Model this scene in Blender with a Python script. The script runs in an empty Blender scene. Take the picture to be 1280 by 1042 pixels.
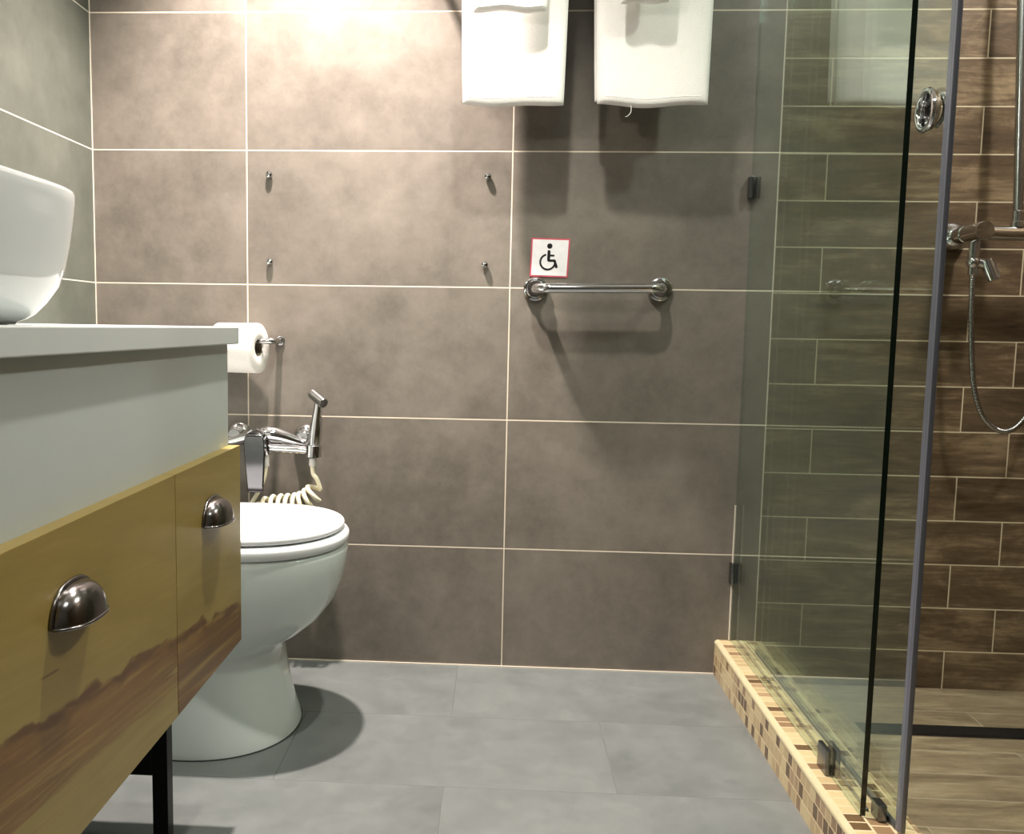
import bpy, bmesh, math, random
from mathutils import Vector, Matrix
random.seed(7)
C = bpy.context.scene.collection
PI = math.pi

# ------------------------------------------------------------------ helpers: objects
def thing(name, label, cat, loc=(0, 0, 0), group=None):
    o = bpy.data.objects.new(name, None)
    o.empty_display_size = .05
    C.objects.link(o)
    o.location = loc
    o['label'] = label
    o['category'] = cat
    if group: o['group'] = group
    return o

def root_loc(o):
    v = Vector((0, 0, 0))
    while o is not None:
        v += o.location
        o = o.parent
    return v

def obj(name, bm, mat, parent=None, smooth=40, label=None, recalc=True):
    if recalc: bmesh.ops.recalc_face_normals(bm, faces=bm.faces)
    off = root_loc(parent) if parent else Vector((0, 0, 0))
    if parent: bmesh.ops.translate(bm, verts=bm.verts, vec=-off)
    me = bpy.data.meshes.new(name)
    bm.to_mesh(me); bm.free()
    for p in me.polygons: p.use_smooth = smooth > 0
    if smooth: me.set_sharp_from_angle(angle=math.radians(smooth))
    if mat: me.materials.append(mat)
    o = bpy.data.objects.new(name, me)
    C.objects.link(o)
    if parent: o.parent = parent
    if label: o['label'] = label
    if 0 < smooth <= 45:
        wn = o.modifiers.new('weighted', 'WEIGHTED_NORMAL'); wn.keep_sharp = True; wn.weight = 90
    return o

def struct(name, bm, mat, label=None, smooth=40):
    o = obj(name, bm, mat, None, smooth)
    o['kind'] = 'structure'
    if label: o['label'] = label
    return o

# ------------------------------------------------------------------ helpers: shapes
def nb(): return bmesh.new()

def box(bm, x0, x1, y0, y1, z0, z1, bev=0, seg=2):
    m = Matrix.Translation(((x0+x1)/2, (y0+y1)/2, (z0+z1)/2)) @ Matrix.Diagonal((x1-x0, y1-y0, z1-z0, 1))
    r = bmesh.ops.create_cube(bm, size=1, matrix=m)
    if bev > 0:
        es = list({e for v in r['verts'] for e in v.link_edges})
        bmesh.ops.bevel(bm, geom=es, offset=bev, segments=seg, affect='EDGES', profile=.5)
    return bm

def ring_faces(bm, rings, close_u=True, cap0=True, cap1=True):
    vs = [[bm.verts.new(p) for p in r] for r in rings]
    n = len(vs[0])
    for a, b in zip(vs, vs[1:]):
        for i in range(n if close_u else n-1):
            j = (i+1) % n
            bm.faces.new((a[i], a[j], b[j], b[i]))
    if cap0: bm.faces.new(list(reversed(vs[0])))
    if cap1: bm.faces.new(vs[-1])
    return vs

def frame(d):
    d = Vector(d).normalized()
    a = Vector((0, 0, 1)) if abs(d.z) < .9 else Vector((1, 0, 0))
    u = d.cross(a).normalized()
    return d, u, d.cross(u).normalized()

def lathe(bm, prof, origin, axis, n=32, cap=True):
    """prof: list of (radius, height along axis)"""
    d, u, w = frame(axis)
    o = Vector(origin)
    rings = []
    for r, h in prof:
        r = max(r, 1e-5)
        rings.append([o + d*h + (u*math.cos(2*PI*i/n) + w*math.sin(2*PI*i/n))*r for i in range(n)])
    ring_faces(bm, rings, True, cap, cap)
    return bm

def tube(bm, pts, r, n=12, closed=False, cap=True):
    P = [Vector(p) for p in pts]
    N = len(P)
    R = r if isinstance(r, (list, tuple)) else [r]*N
    tang = []
    for i in range(N):
        a = P[(i-1) % N] if (closed or i > 0) else P[i]
        b = P[(i+1) % N] if (closed or i < N-1) else P[i]
        tang.append((b-a).normalized())
    d, u, w = frame(tang[0])
    rings = []
    for i in range(N):
        if i > 0:
            q = tang[i-1].rotation_difference(tang[i])
            u = q @ u
        u = (u - tang[i]*u.dot(tang[i])).normalized()
        w = tang[i].cross(u)
        rings.append([P[i] + (u*math.cos(2*PI*k/n) + w*math.sin(2*PI*k/n))*R[i] for k in range(n)])
    if closed: rings.append(rings[0])
    ring_faces(bm, rings, True, cap and not closed, cap and not closed)
    if closed: bmesh.ops.remove_doubles(bm, verts=bm.verts, dist=1e-6)
    return bm

def smooth_path(pts, sub=8):
    P = [Vector(p) for p in pts]
    out = []
    for i in range(len(P)-1):
        p0 = P[max(i-1, 0)]; p1 = P[i]; p2 = P[i+1]; p3 = P[min(i+2, len(P)-1)]
        for k in range(sub):
            t = k/sub
            out.append(.5*((2*p1) + (p2-p0)*t + (2*p0-5*p1+4*p2-p3)*t*t + (-p0+3*p1-3*p2+p3)*t**3))
    out.append(P[-1])
    return out

def arc_corner(a, b, c, r, n=8):
    """points of a fillet at b between a and c"""
    a, b, c = Vector(a), Vector(b), Vector(c)
    d1 = (a-b).normalized(); d2 = (c-b).normalized()
    ang = d1.angle(d2)
    t = r/math.tan(ang/2)
    p1 = b + d1*t; p2 = b + d2*t
    ctr = b + (d1+d2).normalized()*(r/math.sin(ang/2))
    out = []
    v1 = p1-ctr; v2 = p2-ctr
    tot = v1.angle(v2)
    ax = v1.cross(v2).normalized()
    for i in range(n+1):
        out.append(ctr + Matrix.Rotation(tot*i/n, 3, ax) @ v1)
    return out

def sgnpow(v, p): return math.copysign(abs(v)**p, v)

def egg_ring(z, front, back, xm, b, yc, n=56, ef=2.0, eb=3.0):
    """closed outline in the xy plane: rounded nose at x=front, squarer at x=back, half width b"""
    out = []
    for i in range(n):
        t = 2*PI*i/n
        c, s = math.cos(t), math.sin(t)
        e = ef if c >= 0 else eb
        a = (front-xm) if c >= 0 else (xm-back)
        out.append(Vector((xm + a*sgnpow(c, 2/e), yc + b*sgnpow(s, 2/e), z)))
    return out

def super_ring(z, xc, yc, a, b, e=4.0, n=64):
    return [Vector((xc + a*sgnpow(math.cos(2*PI*i/n), 2/e), yc + b*sgnpow(math.sin(2*PI*i/n), 2/e), z)) for i in range(n)]

def flat_poly(bm, pts, y0, y1):
    """prism: polygon in xz extruded between y0 (front) and y1"""
    a = [bm.verts.new((x, y0, z)) for x, z in pts]
    b = [bm.verts.new((x, y1, z)) for x, z in pts]
    n = len(pts)
    bm.faces.new(a); bm.faces.new(list(reversed(b)))
    for i in range(n):
        j = (i+1) % n
        bm.faces.new((a[i], b[i], b[j], a[j]))
    return bm

# ------------------------------------------------------------------ helpers: node maths
def lin(c):
    return tuple(((v/255)/12.92 if v/255 <= .04045 else ((v/255+.055)/1.055)**2.4) for v in c) + (1,)

class G:
    def __init__(s, name):
        s.m = bpy.data.materials.new(name); s.m.use_nodes = True
        s.t = s.m.node_tree; s.t.nodes.clear()
        s.out = s.t.nodes.new('ShaderNodeOutputMaterial')
        p = s.t.nodes.new('ShaderNodeNewGeometry')
        s.pos = p.outputs['Position']; s.nor = p.outputs['Normal']; s.inc = p.outputs['Incoming']
        x = s.t.nodes.new('ShaderNodeSeparateXYZ'); s.t.links.new(s.pos, x.inputs[0])
        s.x, s.y, s.z = (x.outputs[i] for i in range(3))
    def link(s, a, sock):
        if isinstance(a, (int, float)): sock.default_value = a
        elif isinstance(a, tuple): sock.default_value = a
        else: s.t.links.new(a, sock)
    def op(s, o, a, b=None, c=None, clamp=False):
        n = s.t.nodes.new('ShaderNodeMath'); n.operation = o; n.use_clamp = clamp
        for i, v in enumerate((a, b, c)):
            if v is not None: s.link(v, n.inputs[i])
        return n.outputs[0]
    def add(s, a, b): return s.op('ADD', a, b)
    def sub(s, a, b): return s.op('SUBTRACT', a, b)
    def mul(s, a, b): return s.op('MULTIPLY', a, b)
    def vec(s, x, y, z):
        n = s.t.nodes.new('ShaderNodeCombineXYZ')
        for i, v in enumerate((x, y, z)): s.link(v, n.inputs[i])
        return n.outputs[0]
    def noise(s, v, scale, detail=4, rough=.55, dist=0):
        n = s.t.nodes.new('ShaderNodeTexNoise')
        s.link(v, n.inputs['Vector']); n.inputs['Scale'].default_value = scale
        n.inputs['Detail'].default_value = detail; n.inputs['Roughness'].default_value = rough
        n.inputs['Distortion'].default_value = dist
        return n.outputs[0]
    def white(s, v):
        n = s.t.nodes.new('ShaderNodeTexWhiteNoise'); n.noise_dimensions = '3D'
        s.link(v, n.inputs['Vector']); return n.outputs['Value']
    def ramp(s, f, stops, interp='LINEAR'):
        n = s.t.nodes.new('ShaderNodeValToRGB'); r = n.color_ramp; r.interpolation = interp
        while len(r.elements) < len(stops): r.elements.new(.5)
        for e, (p, c) in zip(r.elements, stops): e.position = p; e.color = c
        s.link(f, n.inputs[0]); return n.outputs[0]
    def range(s, f, a, b, c=0., d=1.):
        n = s.t.nodes.new('ShaderNodeMapRange'); n.clamp = True
        s.link(f, n.inputs[0])
        for i, v in enumerate((a, b, c, d)): n.inputs[i+1].default_value = v
        return n.outputs[0]
    def mix(s, f, a, b, blend='MIX'):
        n = s.t.nodes.new('ShaderNodeMix'); n.data_type = 'RGBA'; n.blend_type = blend
        s.link(f, n.inputs[0]); s.link(a, n.inputs[6]); s.link(b, n.inputs[7])
        return n.outputs[2]
    def bump(s, h, strength=.2, dist=.002):
        n = s.t.nodes.new('ShaderNodeBump'); n.inputs['Strength'].default_value = strength
        n.inputs['Distance'].default_value = dist; s.link(h, n.inputs['Height']); return n.outputs[0]
    def bsdf(s, color, rough=.5, metal=0., spec=.5, normal=None, **kw):
        n = s.t.nodes.new('ShaderNodeBsdfPrincipled')
        s.link(color, n.inputs['Base Color']); s.link(rough, n.inputs['Roughness']); s.link(metal, n.inputs['Metallic'])
        n.inputs['Specular IOR Level'].default_value = spec
        for k, v in kw.items(): s.link(v, n.inputs[k.replace('_', ' ')])
        if normal is not None: s.link(normal, n.inputs['Normal'])
        s.t.links.new(n.outputs[0], s.out.inputs[0]); return n

def plain(name, rgb, rough=.5, metal=0., spec=.5, nscale=60, namt=.04, bump=0., **kw):
    g = G(name)
    n = g.noise(g.pos, nscale, 3)
    a = lin(tuple(max(0, v*(1-namt)) for v in rgb)); b = lin(tuple(min(255, v*(1+namt)) for v in rgb))
    g.bsdf(g.mix(n, a, b), rough, metal, spec, g.bump(n, bump) if bump else None, **kw)
    return g.m

# ------------------------------------------------------------------ materials
def tile_mask(g, u, v, pu, pv, gw):
    """distance-to-joint mask (1 on the joint) and the tile index sockets"""
    fu = g.op('FRACT', u); fv = g.op('FRACT', v)
    du = g.mul(g.op('MINIMUM', fu, g.sub(1., fu)), pu)
    dv = g.mul(g.op('MINIMUM', fv, g.sub(1., fv)), pv)
    d = g.op('MINIMUM', du, dv)
    return g.range(d, gw*.35, gw*.65, 1., 0.), g.op('FLOOR', u), g.op('FLOOR', v)

def concrete(name, axis, u0, pu, v0, pv, dark, light, grout, gw, rough=(.44, .6), shift=None, seed=0., spec=.5):
    g = G(name)
    a = {'x': g.x, 'y': g.y}[axis[0]]; b = {'z': g.z, 'y': g.y}[axis[1]]
    v = g.op('DIVIDE', g.sub(b, v0), pv)
    u = g.op('DIVIDE', g.sub(a, u0), pu)
    if shift: u = g.add(u, g.mul(g.op('FLOORED_MODULO', g.op('FLOOR', v), 2.), shift))
    m, iu, iv = tile_mask(g, u, v, pu, pv, gw)
    wn = g.white(g.vec(iu, iv, seed))
    P = g.vec(g.add(g.x, g.mul(wn, 5.)), g.add(g.y, g.mul(iu, 1.7)), g.add(g.z, g.mul(iv, 2.3)))
    n1 = g.noise(P, 3.2, 5, .6, .3); n2 = g.noise(P, 13, 5, .62, .2); n3 = g.noise(P, 160, 2, .6)
    n4 = g.noise(P, 44, 4, .7, .1)
    f = g.add(g.add(g.mul(n1, .60), g.mul(n2, .36)), g.add(g.mul(n3, .08), g.mul(n4, .20)))
    f = g.range(f, .41, .85)
    f = g.add(g.mul(f, .86), g.mul(wn, .14))
    col = g.mix(f, lin(dark), lin(light))
    scuff = g.range(g.noise(P, 34, 6, .75, .6), .70, .80, 0., .13)
    col = g.mix(scuff, col, lin(tuple(min(255, c*1.25) for c in light)))
    col = g.mix(m, col, lin(grout))
    r = g.range(n2, .3, .7, rough[0], rough[1])
    r = g.mix(m, r, (.85, .85, .85, 1))
    h = g.sub(g.mul(n2, .15), m)
    g.bsdf(col, r, 0., spec, g.bump(h, .25, .0012))
    return g.m

WT_D, WT_L, GROUT = (80, 76, 68), (133, 126, 116), (214, 203, 184)
M = {}
M['wall_tile'] = concrete('grey_wall_tile', 'xz', 0, .6, .2839, .3, WT_D, WT_L, GROUT, .0027)
M['wall_tile_left_shaded'] = concrete('grey_wall_tile_side_shaded', 'yz', 0, .6, .2839, .3, (66, 70, 63), (98, 102, 93), (184, 184, 172), .0027, seed=3., spec=.25)  # same tile in darker, greener colours: the left wall's dimness is painted in
M['floor_tile'] = concrete('grey_floor_tile', 'xy', .1975, .6, 0, .3, (85, 90, 89), (112, 117, 115), (84, 88, 87), .0022, (.28, .46), .5, 5.)
M['plaster'] = plain('white_plaster', (225, 225, 220), .9, 0, .2)

def wood_plank(name, axis, z0, pz, base_dark, base_mid, base_light, grout, gw=.0032, pu=.43, uA=.686, uB=.58, rough=.42):
    g = G(name)
    a = g.x if axis[0] == 'x' else g.y
    b = g.z if axis[1] == 'z' else g.y
    v = g.op('DIVIDE', g.sub(b, z0), pz)
    par = g.op('FLOORED_MODULO', g.op('FLOOR', v), 2.)
    u = g.op('DIVIDE', g.sub(a, g.add(uA, g.mul(par, uB-uA))), pu)
    m, iu, iv = tile_mask(g, u, v, pu, pz, gw)
    wn = g.white(g.vec(iu, iv, 2.))
    A = g.add(a, g.mul(wn, 7.)); B = g.add(b, g.mul(iv, 1.3))
    n1 = g.noise(g.vec(g.mul(A, 2.2), g.mul(B, 13.), wn), 1.6, 6, .65, .8)
    n2 = g.noise(g.vec(g.mul(A, 6.), g.mul(B, 70.), wn), 2.2, 5, .6, .4)
    n3 = g.noise(g.vec(A, g.mul(B, 1.8), wn), 8, 7, .74, .7)
    f = g.add(g.add(g.mul(n1, .60), g.mul(n2, .24)), g.mul(n3, .40))
    f = g.range(f, .47, .80)
    f = g.add(g.mul(f, .85), g.mul(wn, .15))
    col = g.ramp(f, [(0, lin(base_dark)), (.5, lin(base_mid)), (1, lin(base_light))])
    col = g.mix(m, col, lin(grout))
    r = g.mix(m, g.range(n2, .3, .7, rough-.08, rough+.1), (.85, .85, .85, 1))
    g.bsdf(col, r, 0., .5, g.bump(g.sub(g.mul(n2, .3), m), .3, .0012))
    return g.m
M['wood_tile'] = wood_plank('brown_wood_look_tile', 'xz', .0735, .10075, (50, 38, 26), (100, 82, 61), (162, 142, 112), (206, 194, 166), .0028)
M['wood_tile_side'] = wood_plank('brown_wood_look_tile_side', 'yz', .0735, .10075, (50, 38, 26), (100, 82, 61), (162, 142, 112), (206, 194, 166), .0028)
M['wood_floor'] = wood_plank('brown_wood_look_floor_tile', 'xy', -.0385, .1, (84, 72, 56), (124, 110, 88), (162, 148, 122), (150, 140, 118), .0022, .6, .40, .70)

def mosaic():
    g = G('beige_brown_mosaic')
    nx = g.t.nodes.new('ShaderNodeSeparateXYZ'); g.link(g.nor, nx.inputs[0])
    top = g.op('GREATER_THAN', nx.outputs[2], .7)
    u = g.op('DIVIDE', g.y, .0238)
    vf = g.op('DIVIDE', g.add(g.z, .0002), .0268)
    vt = g.add(g.op('DIVIDE', g.sub(g.x, .5005), .0295), 20.)
    v = g.add(g.mul(vf, g.sub(1., top)), g.mul(vt, top))
    iv0 = g.op('FLOOR', v)
    u = g.add(u, g.mul(iv0, .37))
    m, iu, iv = tile_mask(g, u, v, .0238, .0268, .003)
    wn = g.white(g.vec(iu, iv, 4.))
    # the course along the top edge is mostly cream, the face mixes cream, tan and brown
    wt = g.add(g.mul(wn, g.add(.92, g.mul(g.sub(1., top), .08))), 0.)
    n = g.noise(g.pos, 120, 3)
    col = g.ramp(wt, [(0, lin((184, 171, 131))), (.30, lin((168, 152, 114))), (.54, lin((150, 129, 98))), (.68, lin((122, 100, 74))), (.82, lin((74, 56, 36)))], 'CONSTANT')
    col = g.mix(g.mul(n, .3), col, lin((150, 126, 90)))
    col = g.mix(m, col, lin((186, 170, 136)))
    g.bsdf(col, g.mix(m, (.28, .28, .28, 1), (.8, .8, .8, 1)), 0., .5, g.bump(g.mul(m, -1.), .3, .0012))
    return g.m
M['mosaic'] = mosaic()
M['nosing'] = plain('cream_edge_tile', (174, 166, 134), .35, 0, .5)

M['chrome'] = plain('chrome', (208, 208, 210), .07, 1., .5, 40, .01)
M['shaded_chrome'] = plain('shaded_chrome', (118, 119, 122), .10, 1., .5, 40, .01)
M['satin_chrome'] = plain('satin_chrome', (176, 176, 176), .2, 1., .5, 40, .02)
M['pewter'] = plain('polished_pewter', (128, 125, 124), .17, 1., .5, 40, .03)
M['dark_metal'] = plain('dark_clip_metal', (120, 122, 126), .25, 1., .5, 40, .03)
M['black_steel'] = plain('black_powder_coat', (13, 13, 14), .45, 0, .4, 300, .08)
M['hole'] = plain('dark_opening', (9, 9, 9), .7, 0, .2)
M['ceramic'] = plain('white_ceramic', (214, 222, 220), .06, 0, .5, 5, .008)
M['basin_ceramic'] = plain('white_basin_ceramic', (206, 211, 211), .08, 0, .5, 5, .008)
M['seat'] = plain('white_seat_plastic', (222, 225, 227), .12, 0, .5, 5, .006)
M['seal_shadow'] = plain('dark_seal_and_shadow', (52, 54, 54), .7)
M['counter'] = plain('white_counter_laminate', (194, 200, 198), .30, 0, .5, 20, .01)
M['carcass'] = plain('white_cabinet_lacquer', (180, 188, 184), .42, 0, .4, 20, .01)
M['caulk'] = plain('pale_caulk', (214, 206, 190), .7)
M['hose_plastic'] = plain('ivory_hose_plastic', (228, 222, 194), .32, 0, .5, 80, .02)
M['sleeve_plastic'] = plain('white_hose_sleeve', (206, 206, 198), .35)
M['paper'] = plain('white_tissue_paper', (238, 236, 230), .95, 0, .1, 180, .02, .1)
M['card'] = plain('grey_card_tube', (120, 108, 92), .9)
M['sign_white'] = plain('white_sign_face', (236, 234, 236), .35, 0, .4)
M['sign_red'] = plain('pink_red_sign_border', (196, 84, 100), .4)
M['sign_black'] = plain('black_sign_ink', (8, 8, 9), .45)
M['rubber'] = plain('grey_rubber', (70, 74, 76), .6)

def terry():
    g = G('white_terry_cloth')
    n = g.noise(g.pos, 420, 3, .7); n2 = g.noise(g.pos, 30, 3)
    f = g.add(g.mul(n, .7), g.mul(n2, .3))
    g.bsdf(g.mix(f, lin((226, 222, 216)), lin((248, 246, 243))), .95, 0., .1, g.bump(n, .5, .002), Sheen_Weight=.3)
    return g.m
M['towel'] = terry()

def drawer_wood(seed, far):
    """pale maple veneer with brown heartwood running along the lower part"""
    g = G('maple_veneer_with_heartwood')
    y, z = g.y, g.z
    zz = g.add(z, g.mul(y, .10))
    fine = g.noise(g.vec(g.mul(y, 3.), g.mul(zz, 45.), seed), 2.6, 4, .6, .6)
    broad = g.noise(g.vec(g.mul(y, 1.4), g.mul(zz, 7.), seed), 2.2, 4, .55, 1.0)
    base = g.ramp(g.add(g.mul(fine, .35), g.mul(broad, .65)), [(.25, lin((124, 107, 54))), (.5, lin((139, 120, 63))), (.75, lin((154, 135, 78)))])
    wob = g.mul(g.sub(g.noise(g.vec(g.mul(y, 5.), g.mul(z, 6.), 3.), 2.5, 3, .5, .3), .5), .05)
    if far:
        edge = g.add(.2085, g.mul(y, -.193)); lower = .20
    else:
        edge = g.add(.400, g.mul(g.add(y, 1.006), -.098)); lower = g.add(.338, g.mul(g.add(y, 1.006), -.058))
    top = g.sub(g.add(edge, wob), z)                       # >0 below the heartwood edge
    slant = g.add(z, g.mul(y, .085))
    streak = g.noise(g.vec(g.mul(y, 1.5), g.mul(slant, 44.), 9.+seed), 1.7, 5, .62, .5)
    wide = g.noise(g.vec(g.mul(y, 1.2), g.mul(slant, 15.), 3.+seed), 1.7, 4, .55, .6)
    low = g.add(g.sub(z, lower), g.mul(g.sub(streak, .5), .16))
    core = g.mul(g.range(top, -.001, .004), g.range(low, -.010, .006))
    tone = g.ramp(g.add(g.mul(streak, .55), g.mul(wide, .45)), [(.34, lin((78, 48, 16))), (.50, lin((108, 74, 30))), (.66, lin((138, 104, 48)))])
    rim = g.mul(g.range(top, -.001, .003), g.range(top, .010, .022, 1., 0.))
    rim = g.mul(rim, g.range(g.noise(g.vec(g.mul(y, 6.), g.mul(slant, 30.), 1.), 2., 4), .42, .54))
    gaps = g.range(streak, .54, .66, 1., .45)
    col = g.mix(g.mul(core, g.mul(gaps, .92)), base, tone)
    col = g.mix(g.mul(rim, .8), col, lin((78, 48, 20)))
    # a short dark fleck under the near handle
    fy = g.mul(g.sub(y, -1.353), 1.); fz = g.sub(z, g.add(.4706, g.mul(fy, -.08)))
    fl = g.mul(g.range(g.op('ABSOLUTE', fz), .0005, .0022, 1., 0.), g.range(g.op('ABSOLUTE', fy), .012, .022, 1., 0.))
    col = g.mix(g.mul(fl, .75), col, lin((84, 54, 22)))
    g.bsdf(col, .38, 0., .4, g.bump(fine, .04, .001))
    return g.m
M['maple_far'] = drawer_wood(2., True)
M['maple_near'] = drawer_wood(6., False)

def glass(name, tint, edge=False):
    g = G(name)
    t = g.t
    geo_dot = t.nodes.new('ShaderNodeVectorMath'); geo_dot.operation = 'DOT_PRODUCT'
    g.link(g.nor, geo_dot.inputs[0]); g.link(g.inc, geo_dot.inputs[1])
    c = g.op('ABSOLUTE', geo_dot.outputs['Value'])
    f = g.add(.04, g.mul(.96, g.op('POWER', g.sub(1., c), 5.)))     # Schlick reflectance of each face
    tr = t.nodes.new('ShaderNodeBsdfTransparent')
    smudge = g.noise(g.pos, 6, 4)
    g.link(g.mix(smudge, lin(tint), lin(tuple(min(255, v+4) for v in tint))), tr.inputs[0])
    gl = t.nodes.new('ShaderNodeBsdfGlossy'); gl.inputs['Roughness'].default_value = .0
    gl.inputs[0].default_value = (.95, 1, .97, 1)
    mx = t.nodes.new('ShaderNodeMixShader')
    g.link(f, mx.inputs[0]); t.links.new(tr.outputs[0], mx.inputs[1]); t.links.new(gl.outputs[0], mx.inputs[2])
    t.links.new(mx.outputs[0], g.out.inputs[0])
    return g.m
M['glass'] = glass('clear_green_tinted_glass', (241, 247, 244))
M['glass_door'] = glass('clear_door_glass', (247, 250, 248))
M['glass_edge'] = plain('dark_green_glass_edge', (6, 26, 17), .15, 0, .5)
def seal_mat():
    g = G('translucent_grey_seal')
    n = g.noise(g.vec(g.mul(g.x, 60.), g.mul(g.y, 60.), g.mul(g.z, 2.)), 4, 3)
    g.bsdf(g.mix(n, lin((84, 87, 97)), lin((118, 121, 131))), .22, 0., .6, None, Alpha=.86)
    return g.m
M['seal'] = seal_mat()
M['lamp_face'] = None

# ------------------------------------------------------------------ the room
XL, XS, XR, YF, ZC = -.957, .583, 1.62, -3.1, 2.16
struct('wall_back', box(nb(), XL-.1, XS, 0, .1, -.1, ZC), M['wall_tile'], 'grey tiled back wall')
struct('wall_shower', box(nb(), XS, XR+.1, 0, .1, -.1, ZC), M['wood_tile'], 'brown wood-look tiled shower wall')
struct('wall_left', box(nb(), XL-.1, XL, YF, 0, -.1, ZC), M['wall_tile_left_shaded'], 'grey tiled left wall')
struct('wall_right', box(nb(), XR, XR+.1, YF, 0, -.1, ZC), M['wood_tile_side'], 'brown tiled right wall of shower')
struct('wall_front', box(nb(), XL-.1, XR+.1, YF-.1, YF, -.1, ZC), M['wall_tile'], 'grey tiled wall behind the camera')
struct('ceiling', box(nb(), XL-.1, XR+.1, YF-.1, .1, ZC, ZC+.1), M['plaster'], 'white ceiling')
struct('floor', box(nb(), XL-.1, .4948, YF, 0, -.1, 0), M['floor_tile'], 'grey tiled floor')
struct('floor_shower', box(nb(), .594, XR, YF, 0, -.1, -.015), M['wood_floor'], 'wood-look tiled shower floor')
struct('trim_1', box(nb(), XL, .4948, -.0025, 0, 0, .0028), M['caulk'], 'pale joint between floor and back wall')
struct('trim_2', box(nb(), XL, XL+.0018, -.0018, 0, 0, ZC), M['caulk'], 'pale joint in the room corner')
struct('trim_3', box(nb(), XS-.0016, XS+.0016, -.0006, .001, -.015, ZC), M['caulk'], 'pale joint between grey and brown tiles')
# mosaic kerb of the shower
bm = nb()
prof = [(.4920, -.02), (.4920, .0765), (.4932, .0795), (.4960, .0815), (.5005, .0825), (.597, .0825), (.600, .0795), (.600, -.05)]
ring_faces(bm, [[Vector((x, y, z)) for x, z in prof] for y in (-3.09, 0)], True, True, True)
struct('trim_4', bm, M['mosaic'], 'beige and brown mosaic kerb of the shower')
bm = nb()
pr = [(.4910, .0745), (.4910, .0780), (.4925, .0805), (.4960, .0828), (.5005, .0836), (.5012, .0826), (.4965, .0815), (.4935, .0795), (.4922, .0775), (.4922, .0745)]
ring_faces(bm, [[Vector((x, y, z)) for x, z in pr] for y in (-3.09, -.0005)], True, True, True)
struct('trim_5', bm, M['nosing'], 'cream edge strip along the mosaic kerb')

# ------------------------------------------------------------------ linear drain
dr = thing('linear_drain', 'dark slotted drain channel across the shower floor', 'drain', (.74, -.245, -.015))
obj('channel_frame', box(nb(), .735, 1.50, -.272, -.218, -.0149, -.0125, .001), M['dark_metal'], dr)
bm = nb()
box(bm, .740, 1.495, -.267, -.223, -.0126, -.0118)
obj('grate', bm, M['black_steel'], dr)

# ------------------------------------------------------------------ vanity
YE, XV = -.70, -.429
van = thing('vanity_cabinet', 'white vanity with maple drawer fronts on black steel legs', 'cabinet', (-.69, -1.3, 0))
bm = nb()
box(bm, XL+.004, -.4475, -1.912, YE, .2849, .762, .0015)
obj('carcass', bm, M['carcass'], van)
DR = [(-1.0055, YE, 'maple_far'), (-1.6055, -1.0068, 'maple_near'), (-1.912, -1.6068, 'maple_far')]
def cup_handle(yc, z0, parent, x0):
    """bin pull: quarter dome shell with a rolled lower lip and a flange on the drawer"""
    W, H, Pj = .0465, .0345, .026
    bm = nb()
    nu, nv = 28, 10
    def wf(u): return max(0., 1-abs(u)**2.6)**.5
    grid = []
    for i in range(nu+1):
        u = -1 + 2*i/nu
        w = wf(u)
        row = []
        for j in range(nv+1):
            t = j/nv*PI/2
            row.append(Vector((x0 + .002 + Pj*w*sgnpow(math.sin(t), .85), yc + W*.97*u, z0 + H*w*sgnpow(math.cos(t), .85))))
        grid.append(row)
    outer = [[bm.verts.new(p) for p in r] for r in grid]
    ctr = Vector((x0, yc, z0))
    inner = [[bm.verts.new(ctr + (p-ctr)*.92 + Vector((0, 0, 0))) for p in r] for r in grid]
    for i in range(nu):
        for j in range(nv):
            bm.faces.new((outer[i][j], outer[i+1][j], outer[i+1][j+1], outer[i][j+1]))
            bm.faces.new((inner[i][j], inner[i][j+1], inner[i+1][j+1], inner[i+1][j]))
        bm.faces.new((outer[i][nv], outer[i+1][nv], inner[i+1][nv], inner[i][nv]))
        bm.faces.new((outer[i][0], inner[i][0], inner[i+1][0], outer[i+1][0]))
    bmesh.ops.remove_doubles(bm, verts=bm.verts, dist=1e-6)
    h = obj('handle', bm, M['pewter'], parent, 50)
    # flange against the drawer and rolled lower lip, welded to the shell
    b2 = nb()
    arc = [Vector((x0+.0018, yc + W*u, z0 + H*1.03*wf(u))) for u in [math.sin(-PI/2 + PI*k/30) for k in range(31)]]
    tube(b2, arc, .0024, 8)
    lip = [Vector((x0+.002 + Pj*wf(u), yc + W*.98*u, z0)) for u in [math.sin(-PI/2 + PI*k/30) for k in range(31)]]
    tube(b2, lip, .0017, 8)
    me = bpy.data.meshes.new('tmp'); bmesh.ops.recalc_face_normals(b2, faces=b2.faces)
    bmesh.ops.translate(b2, verts=b2.verts, vec=-root_loc(parent))
    bj = bmesh.new(); bj.from_mesh(h.data); b2.to_mesh(me); bj.from_mesh(me); b2.free()
    bj.to_mesh(h.data); bj.free(); bpy.data.meshes.remove(me)
    for p in h.data.polygons: p.use_smooth = True
    h.data.set_sharp_from_angle(angle=math.radians(50))
for y0, y1, mk in DR:
    d = obj('drawer', box(nb(), -.4474, XV, y0, y1, .2855, .6025, .0008), M[mk], van)
    cup_handle((y0+y1)/2, .5115, d, XV)
for yy, tag_ in ((-.82, 1), (-1.79, 2)):
    for x0 in (-.536, -.93):
        obj('leg', box(nb(), x0, x0+.024, yy, yy+.024, 0, .2849, .0012), M['black_steel'], van)
    obj('crossbar', box(nb(), -.9060, -.5360, yy, yy+.024, .1080, .150, .0012), M['black_steel'], van)

ct = obj('countertop', box(nb(), XL+.003, -.4290, -1.93, YE, .7622, .7890, .002, 3), M['counter'])
ct['label'] = 'white slab worktop lying on the vanity cabinet'; ct['category'] = 'worktop'

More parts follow.
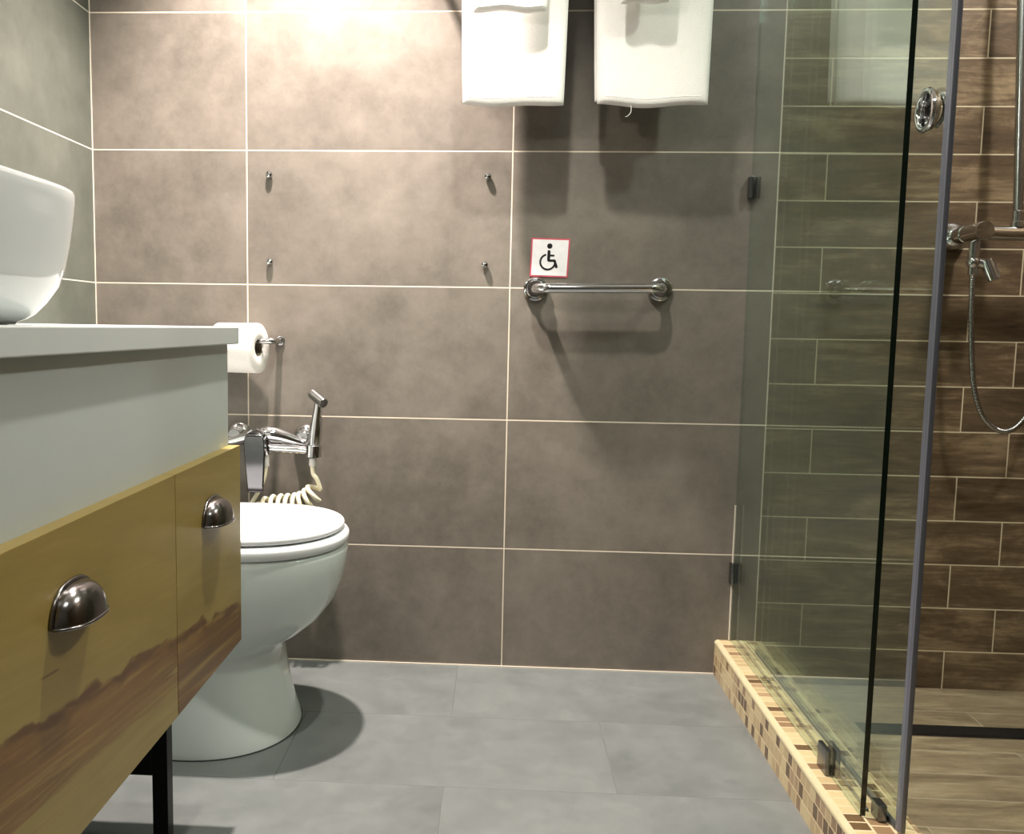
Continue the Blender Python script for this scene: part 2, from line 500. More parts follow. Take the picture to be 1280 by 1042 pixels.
# vessel basin
bs = thing('vessel_basin', 'white ceramic countertop basin with flaring rounded sides', 'basin', (-.652, -1.30, .789))
A0, B0, XC, YC = .170, .212, -.652, -1.300
pro = [(.054, .7895), (.052, .7925), (.045, .7950), (.0375, .800), (.0275, .812), (.0155, .831), (.0105, .849), (.0055, .876), (.0022, .902), (.0004, .921), (.0, .9300), (.0012, .9340), (.0045, .9362), (.0085, .9358), (.0115, .933)]
rings = [super_ring(z, XC, YC, A0-i*1.0, B0-i*1.0, 5.2) for i, z in pro]
inn = [(.0125, .92), (.015, .89), (.020, .86), (.032, .832), (.055, .818), (.10, .811), (.15, .810)]
rings += [super_ring(z, XC, YC, A0-i, B0-i, 4.2) for i, z in inn]
bm = nb(); ring_faces(bm, rings, True, True, True)
obj('bowl', bm, M['basin_ceramic'], bs, 60)
bm = nb(); lathe(bm, [(.021, .0), (.021, .002), (.017, .0035), (.0, .0040)], (XC, YC, .8095), (0, 0, 1), 32)
obj('drain_cap', bm, M['chrome'], bs)
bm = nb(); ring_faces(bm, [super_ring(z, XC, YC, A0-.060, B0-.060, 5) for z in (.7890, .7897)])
obj('foot_seal', bm, M['seal_shadow'], bs)

# ------------------------------------------------------------------ toilet
YT = -.362
wc = thing('toilet', 'white close-coupled toilet on a flared pedestal beside the vanity', 'toilet', (-.6, YT, 0))
sec = [  # z, front, back, xm, b
    (.0015, -.4055, -.80, -.585, .184), (.012, -.4075, -.80, -.587, .183), (.035, -.4150, -.80, -.592, .179), (.070, -.4245, -.80, -.598, .173),
    (.105, -.4310, -.80, -.602, .167), (.140, -.4360, -.80, -.605, .161), (.160, -.4375, -.80, -.605, .158), (.174, -.4340, -.80, -.60, .157), (.186, -.4180, -.80, -.585, .158),
    (.200, -.3920, -.83, -.56, .161), (.228, -.3600, -.87, -.535, .168), (.262, -.3360, -.905, -.515, .174), (.300, -.3210, -.93, -.505, .178), (.335, -.3140, -.938, -.50, .180),
    (.358, -.3115, -.938, -.50, .181), (.366, -.3125, -.938, -.50, .180), (.3695, -.3160, -.938, -.50, .176)]
bm = nb()
ring_faces(bm, [egg_ring(z, f, b_, xm, w, YT, 64, 2.15, 3.2) for z, f, b_, xm, w in sec])
obj('bowl', bm, M['ceramic'], wc, 60)
bm = nb()
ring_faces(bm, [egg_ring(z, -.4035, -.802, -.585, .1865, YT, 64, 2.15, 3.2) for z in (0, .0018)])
obj('floor_seal_shadow', bm, M['seal_shadow'], wc, 60)  # dark rim paints the shadow line along the caulk at the base
def pad(z0, z1, front, back, b, r, crown=0., xm=-.495):
    rr = []
    for k in range(6):
        a = PI/2*k/5
        i = r*(1-math.sin(a)); z = z0 + r*(1-math.cos(a))
        rr.append(egg_ring(z, front-i, back+i, xm, b-i, YT, 72, 2.1, 3.4))
    for k in range(7):
        a = PI/2*k/6
        i = r*(1-math.cos(a)); z = z1-r + r*math.sin(a)
        rr.append(egg_ring(z, front-i, back+i, xm, b-i, YT, 72, 2.1, 3.4))
    if crown:
        for k, (s, c) in enumerate(((.022, .45), (.05, .8), (.09, 1.))):
            rr.append(egg_ring(z1+crown*c, front-r-s, back+r+s, xm, b-r-s, YT, 72, 2.1, 3.4))
    return rr
bm = nb(); ring_faces(bm, pad(.3705, .3965, -.3085, -.745, .1860, .0115))
obj('seat', bm, M['seat'], wc, 60)
bm = nb(); ring_faces(bm, pad(.3985, .4130, -.3180, -.745, .1790, .0070, .0040))
obj('lid', bm, M['seat'], wc, 60)
for dy in (-.08, .08):
    bm = nb(); lathe(bm, [(.012, -.02), (.012, .02)], (-.757, YT+dy, .395), (0, 1, 0), 20)
    obj('hinge', bm, M['seat'], wc)
obj('cistern', box(nb(), -.945, -.785, YT-.18, YT+.18, .3697, .73, .025, 4), M['ceramic'], wc)
obj('cistern_lid', box(nb(), -.949, -.778, YT-.187, YT+.187, .731, .762, .009, 3), M['ceramic'], wc)
bm = nb(); lathe(bm, [(.021, 0), (.021, .004), (.018, .006)], (-.865, YT, .762), (0, 0, 1), 24)
obj('flush_button', bm, M['chrome'], wc)

# ------------------------------------------------------------------ toilet roll and its holder
th = thing('toilet_roll_holder', 'slim metal toilet roll holder fixed to the grey wall', 'holder', (-.525, 0, .757))
bm = nb(); lathe(bm, [(.0105, 0), (.0105, .004), (.009, .005), (.0, .0052)], (-.5245, -.0, .7565), (0, -1, 0), 24)
obj('wall_plate', bm, M['satin_chrome'], th)
pth = [Vector((-.5245, -.004, .7565))] + arc_corner((-.5245, -.004, .7565), (-.5245, -.068, .7565), (-.66, -.068, .7535), .010, 6) + [Vector((-.664, -.068, .7535)), Vector((-.669, -.068, .756)), Vector((-.671, -.068, .763))]
bm = nb(); tube(bm, pth, .0068, 12)
obj('arm', bm, M['satin_chrome'], th)
ROLL = Vector((-.553, -.066, .7405))
tr = thing('toilet_roll', 'white toilet paper roll hanging beside the countertop end', 'toilet roll', (-.612, -.066, .685))
bm = nb()
n = 48
def rollring(x, r, core=False):
    out = []
    for i in range(n):
        a = 2*PI*i/n
        rr = r
        if not core:
            d = abs((a - 1.5*PI + PI) % (2*PI) - PI)
            rr = r*(1 + .055*math.exp(-(d/.30)**2))
        out.append(Vector((x, ROLL.y + rr*math.cos(a+.35), ROLL.z + rr*math.sin(a+.35))))
    return out
x1, x0 = ROLL.x, ROLL.x-.10
ring_faces(bm, [rollring(x1-.002, .0195, True), rollring(x1-.0006, .022, True), rollring(x1, .030, True), rollring(x1, .052), rollring(x1-.002, .0545), rollring(x1-.004, .055), rollring(x0+.004, .055), rollring(x0, .052), rollring(x0, .0195, True), rollring(x1-.002, .0195, True)], True, False, False)
bmesh.ops.remove_doubles(bm, verts=bm.verts, dist=1e-6)
obj('paper', bm, M['paper'], tr, 50)
bm = nb()
ring_faces(bm, [rollring(x1-.0025, .0190, True), rollring(x1-.0025, .0178, True), rollring(x0+.002, .0178, True), rollring(x0+.002, .0190, True), rollring(x1-.0025, .0190, True)], True, False, False)
bmesh.ops.remove_doubles(bm, verts=bm.verts, dist=1e-6)
obj('core_tube', bm, M['card'], tr, 50)
tr.rotation_euler = (0, 0, math.radians(-11))

# ------------------------------------------------------------------ bidet mixer, spray and coiled hose
bx = thing('bidet_mixer', 'chrome wall mixer tap with paddle lever above the toilet', 'tap', (-.54, 0, .54))
for xx, zz in ((-.622, .541), (-.4655, .5365)):
    bm = nb(); lathe(bm, [(.028, 0), (.028, .003), (.025, .010), (.017, .017), (.0135, .019), (.0135, .045)], (xx, 0, zz), (0, -1, 0), 32)
    obj('flange', bm, M['chrome'], bx)
bm = nb()
body = smooth_path([(-.636, -.052, .527), (-.622, -.055, .5285), (-.590, -.060, .5380), (-.560, -.066, .5465), (-.535, -.066, .5470), (-.505, -.060, .5400), (-.478, -.055, .5310), (-.4655, -.053, .5275), (-.455, -.052, .5260)], 6)
rad = []
for i in range(len(body)):
    t = i/(len(body)-1)
    rad.append(.0100 + .0085*math.exp(-((t-.5)/.23)**2))
tube(bm, body, rad, 20)
obj('body', bm, M['chrome'], bx)
bm = nb(); lathe(bm, [(.021, 0), (.0225, .008), (.0225, .026), (.020, .032), (.012, .035), (0., .036)], (-.5610, -.062, .541), (0, -1, 0), 28)
obj('cartridge_cap', bm, M['chrome'], bx)
# paddle lever: a slab hanging from the cap, a little wider at the top
bm = nb()
prof = [(.556, .009, .100, .092), (.552, .0155, .104, .092), (.544, .0210, .1075, .092), (.532, .0235, .1085, .093), (.508, .0235, .1085, .097), (.495, .0225, .1085, .099), (.470, .0205, .1082, .1000), (.440, .0185, .1080, .1015), (.425, .0178, .1078, .1022), (.420, .0155, .1070, .1026)]
rings = []
for z, hw, yo, yi in prof:
    xc = -.5600 + (.541-z)*.02
    e = .0022
    rings.append([Vector((xc-hw, -yi, z)), Vector((xc-hw, -yo+e, z)), Vector((xc-hw+e, -yo, z)), Vector((xc+hw-e, -yo, z)), Vector((xc+hw, -yo+e, z)), Vector((xc+hw, -yi, z))])
ring_faces(bm, rings)
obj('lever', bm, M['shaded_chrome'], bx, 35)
bm = nb()
tube(bm, [(-.5320, -.070, .5165), (-.5240, -.070, .5160), (-.466, -.070, .5140)], .0105, 18)
tube(bm, [(-.5360, -.070, .5167), (-.5290, -.070, .5164)], .0130, 18)
tube(bm, [(-.505, -.066, .5150), (-.500, -.058, .536)], .008, 12)
obj('holder_stem', bm, M['chrome'], bx)
bm = nb()
lathe(bm, [(.0142, -.013), (.0180, -.012), (.0180, .013), (.0168, .0145), (.0142, .0145)], (-.4330, -.072, .5110), (.06, 0, 1), 24, cap=False)
tube(bm, [(-.468, -.070, .5140), (-.447, -.071, .5120)], .0095, 14)
obj('spray_holder', bm, M['chrome'], bx)
bm = nb()
lathe(bm, [(.0105, 0), (.0105, .030), (.0085, .033)], (-.5405, -.072, .5330), (0, 0, -1), 20)
obj('outlet', bm, M['chrome'], bx)

sp = thing('bidet_spray', 'chrome handheld bidet spray standing in the mixer holder', 'spray', (-.432, -.072, .50))
bm = nb()
d = (Vector((-.4225, -.072, .618)) - Vector((-.4345, -.072, .496))).normalized()
lathe(bm, [(.0085, 0), (.0110, .002), (.0122, .012), (.0138, .030), (.0146, .050), (.0140, .070), (.0115, .096), (.0090, .112), (.0090, .128)], (-.4345, -.072, .496), d, 24)
obj('handle', bm, M['chrome'], sp)
hc = Vector((-.4220, -.076, .6300)); hd = Vector((.60, -.55, -.36)).normalized()
bm = nb(); lathe(bm, [(.0100, -.025), (.0114, -.024), (.0116, .021), (.0113, .0225)], hc, hd, 28)
obj('head', bm, M['satin_chrome'], sp)
bm = nb(); lathe(bm, [(.0098, .0226), (.0098, .0234), (0, .0236)], hc, hd, 28)
obj('spray_face', bm, M['pewter'], sp, label='dark perforated spray face')

hs = thing('coiled_hose', 'ivory coiled spiral hose hanging below the bidet spray', 'hose', (-.44, -.07, .42))
bm = nb(); lathe(bm, [(.0065, 0), (.0078, .001), (.0078, .017), (.006, .019)], (-.4350, -.072, .496), (-.05, 0, -1), 20)
obj('connector', bm, M['sleeve_plastic'], hs)
axis = smooth_path([(-.4240, -.072, .4290), (-.4330, -.072, .4150), (-.4460, -.072, .4030), (-.4650, -.072, .3930), (-.4900, -.072, .3890), (-.5200, -.072, .3860), (-.5420, -.072, .3800), (-.5600, -.072, .3650)], 40)
turns = 9.2
pts = []
NA = len(axis)-1
lens = [0.]
for i in range(1, NA+1): lens.append(lens[-1] + (axis[i]-axis[i-1]).length)
NT = 300
for k in range(NT+1):
    s = lens[-1]*(k/NT)
    i = 0
    while i < NA-1 and lens[i+1] < s: i += 1
    t = (s-lens[i])/max(1e-9, lens[i+1]-lens[i])
    p = axis[i].lerp(axis[i+1], t)
    dd = (axis[i+1]-axis[i]).normalized()
    side = Vector((0, 1, 0)); up = dd.cross(side).normalized()
    frac = k/NT
    a = 2*PI*turns*frac**1.10 + .3
    R = .0205*min(1, .35+frac*9, .3+(1-frac)*8)
    pts.append(p + (up*math.cos(a) + side*math.sin(a))*R)
lead = smooth_path([(-.4360, -.072, .478), (-.4340, -.072, .4600), (-.4250, -.074, .4480), pts[0]], 8)[:-1]
tail = smooth_path([pts[-1], (-.575, -.075, .350), (-.588, -.078, .362), (-.5760, -.078, .386), (-.562, -.076, .410), (-.5500, -.074, .436), (-.5430, -.072, .464), (-.5410, -.072, .4985)], 8)[1:]
bm = nb(); tube(bm, lead + pts + tail, .0050, 10)
obj('spiral', bm, M['hose_plastic'], hs, 60)
bm = nb(); lathe(bm, [(.0068, 0), (.0068, .026), (.005, .028)], (-.5410, -.072, .5015), (0, 0, -1), 20)
obj('sleeve', bm, M['sleeve_plastic'], hs)

# ------------------------------------------------------------------ four screws left in the wall
where = [(-.5479, 1.1296, 'upper left'), (-.0541, 1.1281, 'upper right'), (-.5469, .9356, 'lower left'), (-.0574, .9339, 'lower right')]
first = None
for x, z, w in where:
    lab = 'small chrome stud in the wall tile, %s of the four' % w
    if first is None:
        first = thing('wall_stud', lab, 'screw', (x, 0, z), 'chrome studs in the grey wall')
        bm = nb(); lathe(bm, [(.0055, 0), (.0055, .003)], (x, 0, z), (0, -1, 0), 20)
        obj('shank', bm, M['chrome'], first)
        bm = nb(); lathe(bm, [(.0068, .0028), (.0076, .0034), (.0078, .0062), (.0066, .0090), (.0036, .0104), (0, .0108)], (x, 0, z), (0, -1, 0), 24)
        obj('cap', bm, M['chrome'], first)
    else:
        r = first.copy(); C.objects.link(r); r.location = (x, 0, z); r['label'] = lab
        for ch in list(first.children):
            c = ch.copy(); C.objects.link(c); c.parent = r

# ------------------------------------------------------------------ accessibility sign
sg = thing('wheelchair_sign', 'square white wheelchair symbol sign with pink border above grab bar', 'sign', (.0878, 0, .9512))
corners = [(.0461, .9951), (.1326, .9933), (.1289, .9075), (.0438, .9098)]
cx_, cz_ = sum(c[0] for c in corners)/4, sum(c[1] for c in corners)/4
def scaled(k): return [(cx_+(x-cx_)*k, cz_+(z-cz_)*k) for x, z in corners]
bm = nb(); flat_poly(bm, scaled(1.0), -.0016, 0); obj('border', bm, M['sign_red'], sg, 0)
bm = nb(); flat_poly(bm, scaled(.925), -.0020, -.0016); obj('panel', bm, M['sign_white'], sg, 0)
bm = nb()
k_ = .0865/250
def S(px, py):
    dx, dz = (px-306)*k_, -(py-222)*k_
    return (cx_ + dx + dz*.03, cz_ + dz - dx*.022)
def circ(cx, cy, r, n=28): return [S(cx+r*math.cos(2*PI*i/n), cy+r*math.sin(2*PI*i/n)) for i in range(n)]
def bar(ax, ay, bx_, by, w):
    L = math.hypot(bx_-ax, by-ay); ux, uy = (bx_-ax)/L, (by-ay)/L
    out = []
    for s, (qx, qy, a0) in enumerate(((ax, ay, math.atan2(uy, ux)+PI/2), (bx_, by, math.atan2(uy, ux)-PI/2))):
        for i in range(9):
            a = a0 + PI*i/8
            out.append(S(qx + w/2*math.cos(a), qy + w/2*math.sin(a)))
    return out
Y0, Y1 = -.0024, -.0019
flat_poly(bm, circ(302, 148, 17), Y0, Y1)
flat_poly(bm, bar(299, 183, 299, 236, 19), Y0, Y1)
flat_poly(bm, bar(299, 208, 330, 208, 12), Y0-.00002, Y1)
flat_poly(bm, bar(299, 240, 338, 240, 15), Y0-.00004, Y1)
flat_poly(bm, bar(338, 242, 351, 279, 17), Y0-.00006, Y1)
arcp = [math.radians(-105 - i*(255)/36) for i in range(37)]
o_ = [S(294+54*math.cos(a), 250+54*math.sin(a)) for a in arcp]; i_ = [S(294+42*math.cos(a), 250+42*math.sin(a)) for a in arcp]
for i in range(36):
    flat_poly(bm, [o_[i], o_[i+1], i_[i+1], i_[i]], Y0-.00008, Y1)
obj('wheelchair_symbol', bm, M['sign_black'], sg, 0)

# ------------------------------------------------------------------ grab bar
gb = thing('grab_bar', 'short chrome grab bar under the wheelchair sign', 'grab bar', (.197, 0, .8825))
XA, XB, ZA, ZB = .0575, .3345, .8812, .8842
for xx, zz in ((XA, ZA), (XB, ZB)):
    bm = nb(); lathe(bm, [(.0275, 0), (.0275, .006), (.0262, .009), (.0225, .0105), (.0205, .0105), (.0200, .014), (.0185, .017), (.0120, .0185)], (xx, 0, zz), (0, -1, 0), 40)
    obj('flange', bm, M['chrome'], gb)
a, b, c, d_ = Vector((XA, -.010, ZA)), Vector((XA, -.060, ZA)), Vector((XB, -.060, ZB)), Vector((XB, -.010, ZB))
bm = nb(); tube(bm, [a] + arc_corner(a, b, c, .030, 12) + arc_corner(b, c, d_, .030, 12) + [d_], .0108, 24)
obj('bar', bm, M['chrome'], gb)

# ------------------------------------------------------------------ towels on a rail
tk = thing('towel_rail', 'chrome towel rail on the grey wall carrying the white towels', 'rail', (.15, 0, 1.64))
bm = nb(); tube(bm, [(-.22, -.105, 1.64), (.47, -.105, 1.64)], .009, 16); obj('rail', bm, M['chrome'], tk)
for xx in (-.21, .46):
    bm = nb(); tube(bm, [(xx, 0, 1.64), (xx, -.105, 1.64)], .008, 14); lathe(bm, [(.022, 0), (.022, .006), (.01, .009)], (xx, 0, 1.64), (0, -1, 0), 24)
    obj('bracket', bm, M['chrome'], tk)

def towel(name, label, xl_t, xr_t, xl_b, xr_b, zf, zb, rz, gap, th, yc, seed, amp=.003, curve=.004):
    """cloth of thickness th folded over the rail at (yc, rz): front drop to zf, back drop to zb; gap is half the spacing of its midlines"""
    rnd = random.Random(seed)
    ph = [rnd.uniform(0, 6.3) for _ in range(6)]
    t = thing(name, label, 'towel', ((xl_t+xr_t)/2, yc, zf), 'folded white towels on the rail')
    path = []
    nf = 26
    for dz, tk_ in ((0, .10), (.0012, .45), (.0035, .75), (.0075, .95)): path.append((-1, zf+dz, 0., tk_))
    for i in range(1, nf+1): path.append((-1, zf + (rz-zf)*i/nf, i/nf, 1.))
    for i in range(1, 9): a = PI*i/9; path.append((-math.cos(a), rz + gap*math.sin(a), 1., 1.))
    nbk = 16
    for i in range(nbk): path.append((1, rz + (zb-rz)*i/nbk, 1-i/nbk, 1.))
    for dz, tk_ in ((.0075, .95), (.0035, .75), (.0012, .45), (0, .10)): path.append((1, zb+dz, 0., tk_))
    nx = 30
    def P(k, j, side):
        s, z, f, tk_ = path[k]
        u = j/nx
        xl = xl_b + (xl_t-xl_b)*min(1, max(0, (z-zf)/(rz-zf))**.8); xr = xr_b + (xr_t-xr_b)*min(1, max(0, (z-zf)/(rz-zf))**.8)
        x = xl + (xr-xl)*u
        e = 1 - abs(2*u-1)**14                                 # rolled side edges
        T = th*(.25 + .75*e)*tk_
        wave = amp*(1-f)*(math.sin(u*5.2+ph[0]+z*4) + .5*math.sin(u*11+ph[1]-z*7))
        y = yc + s*gap + wave*(.6)
        a = math.atan2(z-rz, s*gap) if z > rz else (PI if s < 0 else 0)
        ny, nz = (math.cos(a), math.sin(a)) if z > rz else (s, 0)
        zz = z + (curve*math.sin(u*PI)*(-1) + .002*math.sin(u*9+ph[2]))*(1-f)**3
        if s > 0: zz = z
        return Vector((x, y + ny*T/2*side, zz + nz*T/2*side))
    bm = nb()
    K = len(path)
    V = {}
    for side in (1, -1):
        for k in range(K):
            for j in range(nx+1): V[side, k, j] = bm.verts.new(P(k, j, side))
    for k in range(K-1):
        for j in range(nx):
            bm.faces.new((V[1, k, j], V[1, k, j+1], V[1, k+1, j+1], V[1, k+1, j]))
            bm.faces.new((V[-1, k, j], V[-1, k+1, j], V[-1, k+1, j+1], V[-1, k, j+1]))
        for j in (0, nx):
            bm.faces.new((V[1, k, j], V[1, k+1, j], V[-1, k+1, j], V[-1, k, j]))
    for k in (0, K-1):
        for j in range(nx):
            bm.faces.new((V[1, k, j], V[1, k, j+1], V[-1, k, j+1], V[-1, k, j]))
    c = obj('cloth', bm, M['towel'], t, 70)
    # woven hem line just above the front lower edge
    bm = nb()
    kk = 4
    hp = [P(kk, j, 1) + Vector((0, .0003, 0)) for j in range(2, nx-1)]
    tube(bm, smooth_path(hp, 3), .0009, 6); obj('hem', bm, M['towel'], t, 60)
    return t
tA = towel('bath_towel', 'white bath towel on the rail over the wall joint, left of the two', -.1165, .1085, -.1080, .1010, 1.2560, 1.276, 1.64, .022, .024, -.105, 3)
tB = towel('bath_towel', 'white bath towel on the rail with a loose thread at its bottom edge', .1580, .4010, .1705, .3960, 1.2560, 1.272, 1.64, .022, .024, -.105, 8)
towel('hand_towel', 'small white hand towel folded over the left bath towel', -.094, .0640, -.0875, .0600, 1.4250, 1.440, 1.650, .078, .022, -.105, 12, .004, .002)
towel('hand_towel', 'small white hand towel folded over the bath towel with the loose thread', .2030, .3050, .2060, .3000, 1.4400, 1.455, 1.650, .078, .022, -.105, 15, .003, .001)
bm = nb()
pts_ = smooth_path([(.2360, -.132, 1.262), (.2400, -.132, 1.250), (.2395, -.132, 1.240), (.2340, -.132, 1.233), (.2290, -.132, 1.231)], 6)
tube(bm, pts_, .0007, 6)
obj('loose_thread', bm, M['towel'], tB)

# ------------------------------------------------------------------ shower screen: fixed pane
def pane(bm, x0, x1, y0, y1, z0, z1):
    box(bm, x0, x1, y0, y1, z0, z1)
def glass_obj(x0, x1, y0, y1, z0, z1, parent, gm='glass'):
    bm = nb(); pane(bm, x0, x1, y0, y1, z0, z1)
    o = obj('glass_pane', bm, M[gm], parent, 0)
    o.data.materials.append(M['glass_edge'])
    for p in o.data.polygons:
        if p.normal.y < -.5: p.material_index = 1
    return o
XG0, XG1, YG = .5245, .5325, -.803
fx = thing('glass_shower_screen', 'fixed glass shower panel standing on the mosaic kerb', 'shower screen', (.5285, -.4, .0836))
glass_obj(XG0, XG1, YG, -.002, .0842, 2.02, fx)
for zz in (1.1065, .243):
    bm = nb()
    box(bm, .5165, XG0, -.022, 0, zz-.024, zz+.024, .002)
    box(bm, XG1, .5405, -.022, 0, zz-.024, zz+.024, .002)
    obj('wall_clip', bm, M['dark_metal'], fx)
bm = nb()
box(bm, .5165, XG0, -.676, -.634, .0826, .126, .002)
box(bm, XG1, .5405, -.676, -.634, .0826, .126, .002)
obj('floor_clamp', bm, M['dark_metal'], fx)
obj('silicone_seal', box(nb(), XG0-.0022, XG0, -.0045, -.0005, .0842, .40), M['caulk'], fx)

# sliding door, pushed open behind the fixed pane
sd = thing('sliding_shower_door', 'sliding glass shower door with ring handle behind the fixed panel', 'shower door', (.5675, -.5, .09))
XD0, XD1, YD = .5600, .5670, -.848
glass_obj(XD0, XD1, YD, -.085, .0915, 2.05, sd, 'glass_door')
bm = nb()
for x0, x1 in ((XD0-.0012, XD0), (XD1, XD1+.0012)): box(bm, x0, x1, YD-.006, YD+.005, .0875, 2.05, .0005)
box(bm, XD0-.0008, XD1+.0008, YD-.011, YD-.0003, .0875, 2.05, .003)
obj('edge_seal', bm, M['seal'], sd, label='translucent grey edge seal')
HC = (-.8030, 1.097)
for sgn, xf in ((-1, XD0), (1, XD1)):
    bm = nb(); lathe(bm, [(r_*(1 if sgn < 0 else .78), h_*(.8 if sgn < 0 else .2)) for r_, h_ in [(.0200, 0), (.0262, 0), (.0270, .004), (.0295, .0075), (.0303, .0105), (.0290, .0140), (.0262, .0156), (.0230, .0148), (.0208, .0115), (.0200, .003), (.0200, 0)]], (xf, HC[0], HC[1]), (sgn, 0, 0), 40, cap=False)
    obj('ring_handle', bm, M['chrome'], sd)
bm = nb(); lathe(bm, [(.0199, 0), (.0199, .0004), (.0, .0004)], (XD0, HC[0], HC[1]), (-1, 0, 0), 32)
obj('handle_cup', bm, M['pewter'], sd, label='dark recessed finger cup')
obj('wiper_strip', box(nb(), XD0+.001, XD1-.001, YD+.012, -.085, .0845, .0914), M['rubber'], sd)
dg = obj('door_guide', box(nb(), .5445, .5580, -.818, -.790, .0825, .108, .002), M['dark_metal'])
dg['label'] = 'small metal floor guide on the kerb beside the sliding door'; dg['category'] = 'door guide'
# low threshold bar lying on the kerb between the two panes
dbm = nb()
box(dbm, .5400, .5440, -.786, -.004, .0826, .0868, .0008)
tb = obj('threshold_strip', dbm, M['rubber'])
tb['label'] = 'thin dark strip along the kerb between the two glass panes'; tb['category'] = 'strip'

# ------------------------------------------------------------------ shower mixer column
sm = thing('shower_mixer', 'chrome exposed shower mixer with riser pipe on brown tiles', 'shower mixer', (1.1, 0, 1.0))
ZM = 1.0050
for xx in (.9600, 1.2600):
    bm = nb(); lathe(bm, [(.0310, 0), (.0310, .004), (.0290, .016), (.0230, .028), (.0165, .033), (.0165, .050)], (xx, 0, ZM), (0, -1, 0), 36)
    obj('flange', bm, M['chrome'], sm)
    bm = nb(); lathe(bm, [(.0165, .048), (.0185, .050), (.0185, .070), (.0165, .072), (.0165, .078), (.0190, .080), (.0195, .146), (.0182, .1485), (0, .149)], (xx, 0, ZM), (0, -1, 0), 32)
    obj('union', bm, M['chrome'], sm)
bm = nb(); tube(bm, [(.972, -.118, ZM-.003), (1.248, -.118, ZM-.003)], .0150, 24)
obj('mixer_body', bm, M['chrome'], sm)
bm = nb(); lathe(bm, [(.019, 0), (.022, .003), (.022, .045), (.019, .05), (0, .05)], (1.276, -.118, ZM), (1, 0, 0), 28)
obj('knob', bm, M['chrome'], sm)
bm = nb()
tube(bm, [(1.0385, -.116, ZM+.008), (1.0385, -.114, 1.055), (1.0320, -.106, 1.25), (1.0225, -.098, 1.48), (1.015, -.090, 2.0)], .0096, 20)
obj('riser_pipe', bm, M['satin_chrome'], sm)
bm = nb(); lathe(bm, [(.0135, 0), (.0135, .010), (.0115, .012), (.0115, .026), (.0124, .027), (.0124, .032), (.010, .034)], (1.0385, -.116, ZM+.010), (0, 0, 1), 24)
obj('riser_nut', bm, M['chrome'], sm)
bm = nb(); tube(bm, [(.9670, -.092, ZM-.006), (.9670, -.092, .952)], .0115, 20)
obj('spout_stem', bm, M['chrome'], sm)
bm = nb()
lathe(bm, [(.0005, -.0145), (.008, -.0125), (.0128, -.007), (.0145, 0), (.0128, .007), (.008, .0125), (.0005, .0145)], (.9675, -.092, .945), (0, 0, 1), 24)
tube(bm, [(.9700, -.092, .947), (.9860, -.096, .942), (.9960, -.0985, .9350)], [.0100, .0105, .0115], 20)
d = Vector((.36, -.12, -.92)).normalized()
lathe(bm, [(.0125, -.010), (.0137, .0), (.0140, .033), (.0127, .0345)], (.9945, -.099, .9400), d, 24)
obj('spout', bm, M['chrome'], sm)
bm = nb(); lathe(bm, [(.0105, .0346), (.0105, .0352), (0, .0352)], (.9945, -.099, .9400), d, 24)
obj('spout_opening', bm, M['hole'], sm, label='dark spout opening')
hose_top = Vector((.9675, -.092, .931))
bm = nb(); lathe(bm, [(.0095, -.004), (.0095, .012), (.0078, .014)], hose_top, (0, 0, -1), 20)
obj('hose_nut', bm, M['chrome'], sm)

sh = thing('shower_hose', 'flexible ribbed metal shower hose looping below the mixer', 'hose', (1.0, -.08, .6))
path = smooth_path([(.9675, -.092, .921), (.9690, -.092, .880), (.9740, -.088, .822), (.9830, -.085, .738), (.9930, -.085, .675), (1.0130, -.085, .622), (1.0430, -.085, .594), (1.0730, -.085, .592), (1.1020, -.085, .622), (1.1280, -.085, .685), (1.165, -.085, .80), (1.200, -.085, .88), (1.233, -.085, .955)], 26)
bm = nb()
rr = [.0053 + (.0007 if (i % 3) else -.0004) for i in range(len(path))]
tube(bm, path, rr, 12)
obj('hose', bm, M['satin_chrome'], sh, 80)
bm = nb(); lathe(bm, [(.0085, 0), (.0085, .02), (.007, .022)], (1.2325, -.085, .952), (.3, 0, .95), 18)
obj('hose_end', bm, M['chrome'], sh)

# ------------------------------------------------------------------ recessed ceiling lamps and the wall lamp over the basin, plus an added fill panel
def emit(name, rgb, s):
    g = G(name)
    e = g.t.nodes.new('ShaderNodeEmission'); e.inputs[0].default_value = rgb; e.inputs[1].default_value = s
    g.t.links.new(e.outputs[0], g.out.inputs[0]); return g.m
M['lamp_face'] = emit('lamp_glow', (1, .93, .82, 1), 6)

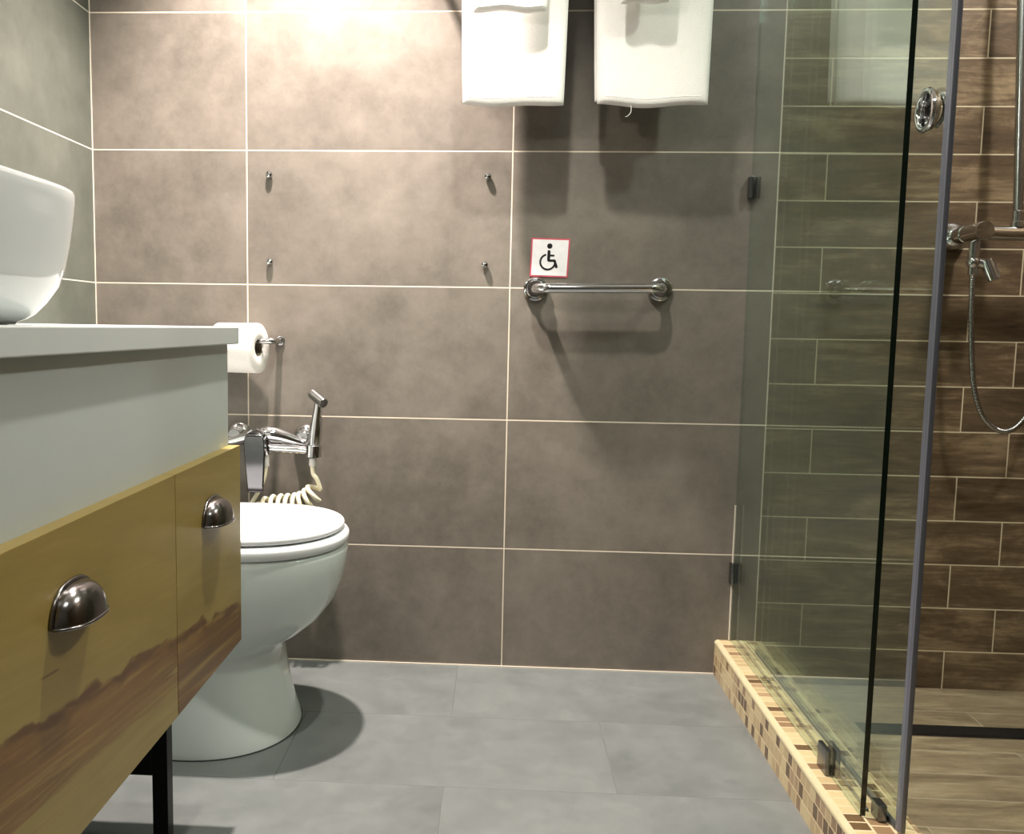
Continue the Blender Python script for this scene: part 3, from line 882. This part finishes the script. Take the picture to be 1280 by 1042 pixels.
def spot(name, loc, target, power, color, size=.04, angle=120, blend=.6):
    l = bpy.data.lights.new(name, 'SPOT'); l.energy = power; l.color = color
    l.shadow_soft_size = size; l.spot_size = math.radians(angle); l.spot_blend = blend
    o = bpy.data.objects.new(name, l); C.objects.link(o); o.location = loc
    o.rotation_euler = (Vector(target)-Vector(loc)).to_track_quat('-Z', 'Y').to_euler()
    return o
LIGHTS = [('toilet', (-.46, -.29, 2.14), 420, (1, .855, .79), 84), ('middle', (.0, -.70, 2.14), 82, (1, .96, .87), 96),]
for nm, loc, p, col, ang in LIGHTS:
    spot('lamp_'+nm, loc, (loc[0], loc[1], 0), p, col, .03, ang, .7)
sl_ = bpy.data.lights.new('lamp_shower', 'POINT'); sl_.shadow_soft_size = .05; sl_.energy = 46; sl_.color = (1, .96, .90)
so_ = bpy.data.objects.new('lamp_shower', sl_); C.objects.link(so_); so_.location = (1.10, -.80, 2.08)
wl = bpy.data.lights.new('lamp_mirror', 'POINT'); wl.shadow_soft_size = .035; wl.energy = 20; wl.color = (1, .90, .80)
wo = bpy.data.objects.new('lamp_mirror', wl); C.objects.link(wo); wo.location = (-.85, -1.35, 1.66)
pl_ = bpy.data.lights.new('lamp_panel', 'AREA'); pl_.shape = 'SQUARE'; pl_.size = .45; pl_.energy = 5.5; pl_.color = (.94, 1, .95)  # added soft fill, brightens the chrome and the room; no real fitting
po = bpy.data.objects.new('lamp_panel', pl_); C.objects.link(po); po.location = (.10, -2.05, 2.15)

w = bpy.data.worlds.new('world'); bpy.context.scene.world = w; w.use_nodes = True
w.node_tree.nodes['Background'].inputs[0].default_value = (.02, .02, .02, 1)

# ------------------------------------------------------------------ camera
cam = bpy.data.cameras.new('camera')
co = bpy.data.objects.new('camera', cam); C.objects.link(co)
f, cx, cy, cz, yaw, pit, rol, ppx, ppy = 1191.06, -.02462, -2.17802, .79343, .0571838, .1065852, .0150514, 552.085, 535.942
fw = Vector((-math.sin(yaw)*math.cos(pit), math.cos(yaw)*math.cos(pit), -math.sin(pit)))
r0 = Vector((math.cos(yaw), math.sin(yaw), 0)); u0 = r0.cross(fw)
rv = r0*math.cos(rol) + u0*math.sin(rol); uv = -r0*math.sin(rol) + u0*math.cos(rol)
m = Matrix((rv, uv, -fw)).transposed().to_4x4(); m.translation = (cx, cy, cz)
co.matrix_world = m
cam.sensor_fit = 'HORIZONTAL'; cam.sensor_width = 36; cam.lens = f*36/1280
cam.shift_x = (640-ppx)/1280; cam.shift_y = (ppy-521)/1280
cam.clip_start = .02
sc = bpy.context.scene
sc.camera = co
sc.view_settings.view_transform = 'Standard'
sc.view_settings.look = 'None'
sc.view_settings.exposure = 0
sc.cycles.sample_clamp_indirect = 6
sc.cycles.caustics_reflective = False
sc.cycles.caustics_refractive = False
sc.cycles.max_bounces = 12
sc.cycles.transparent_max_bounces = 16
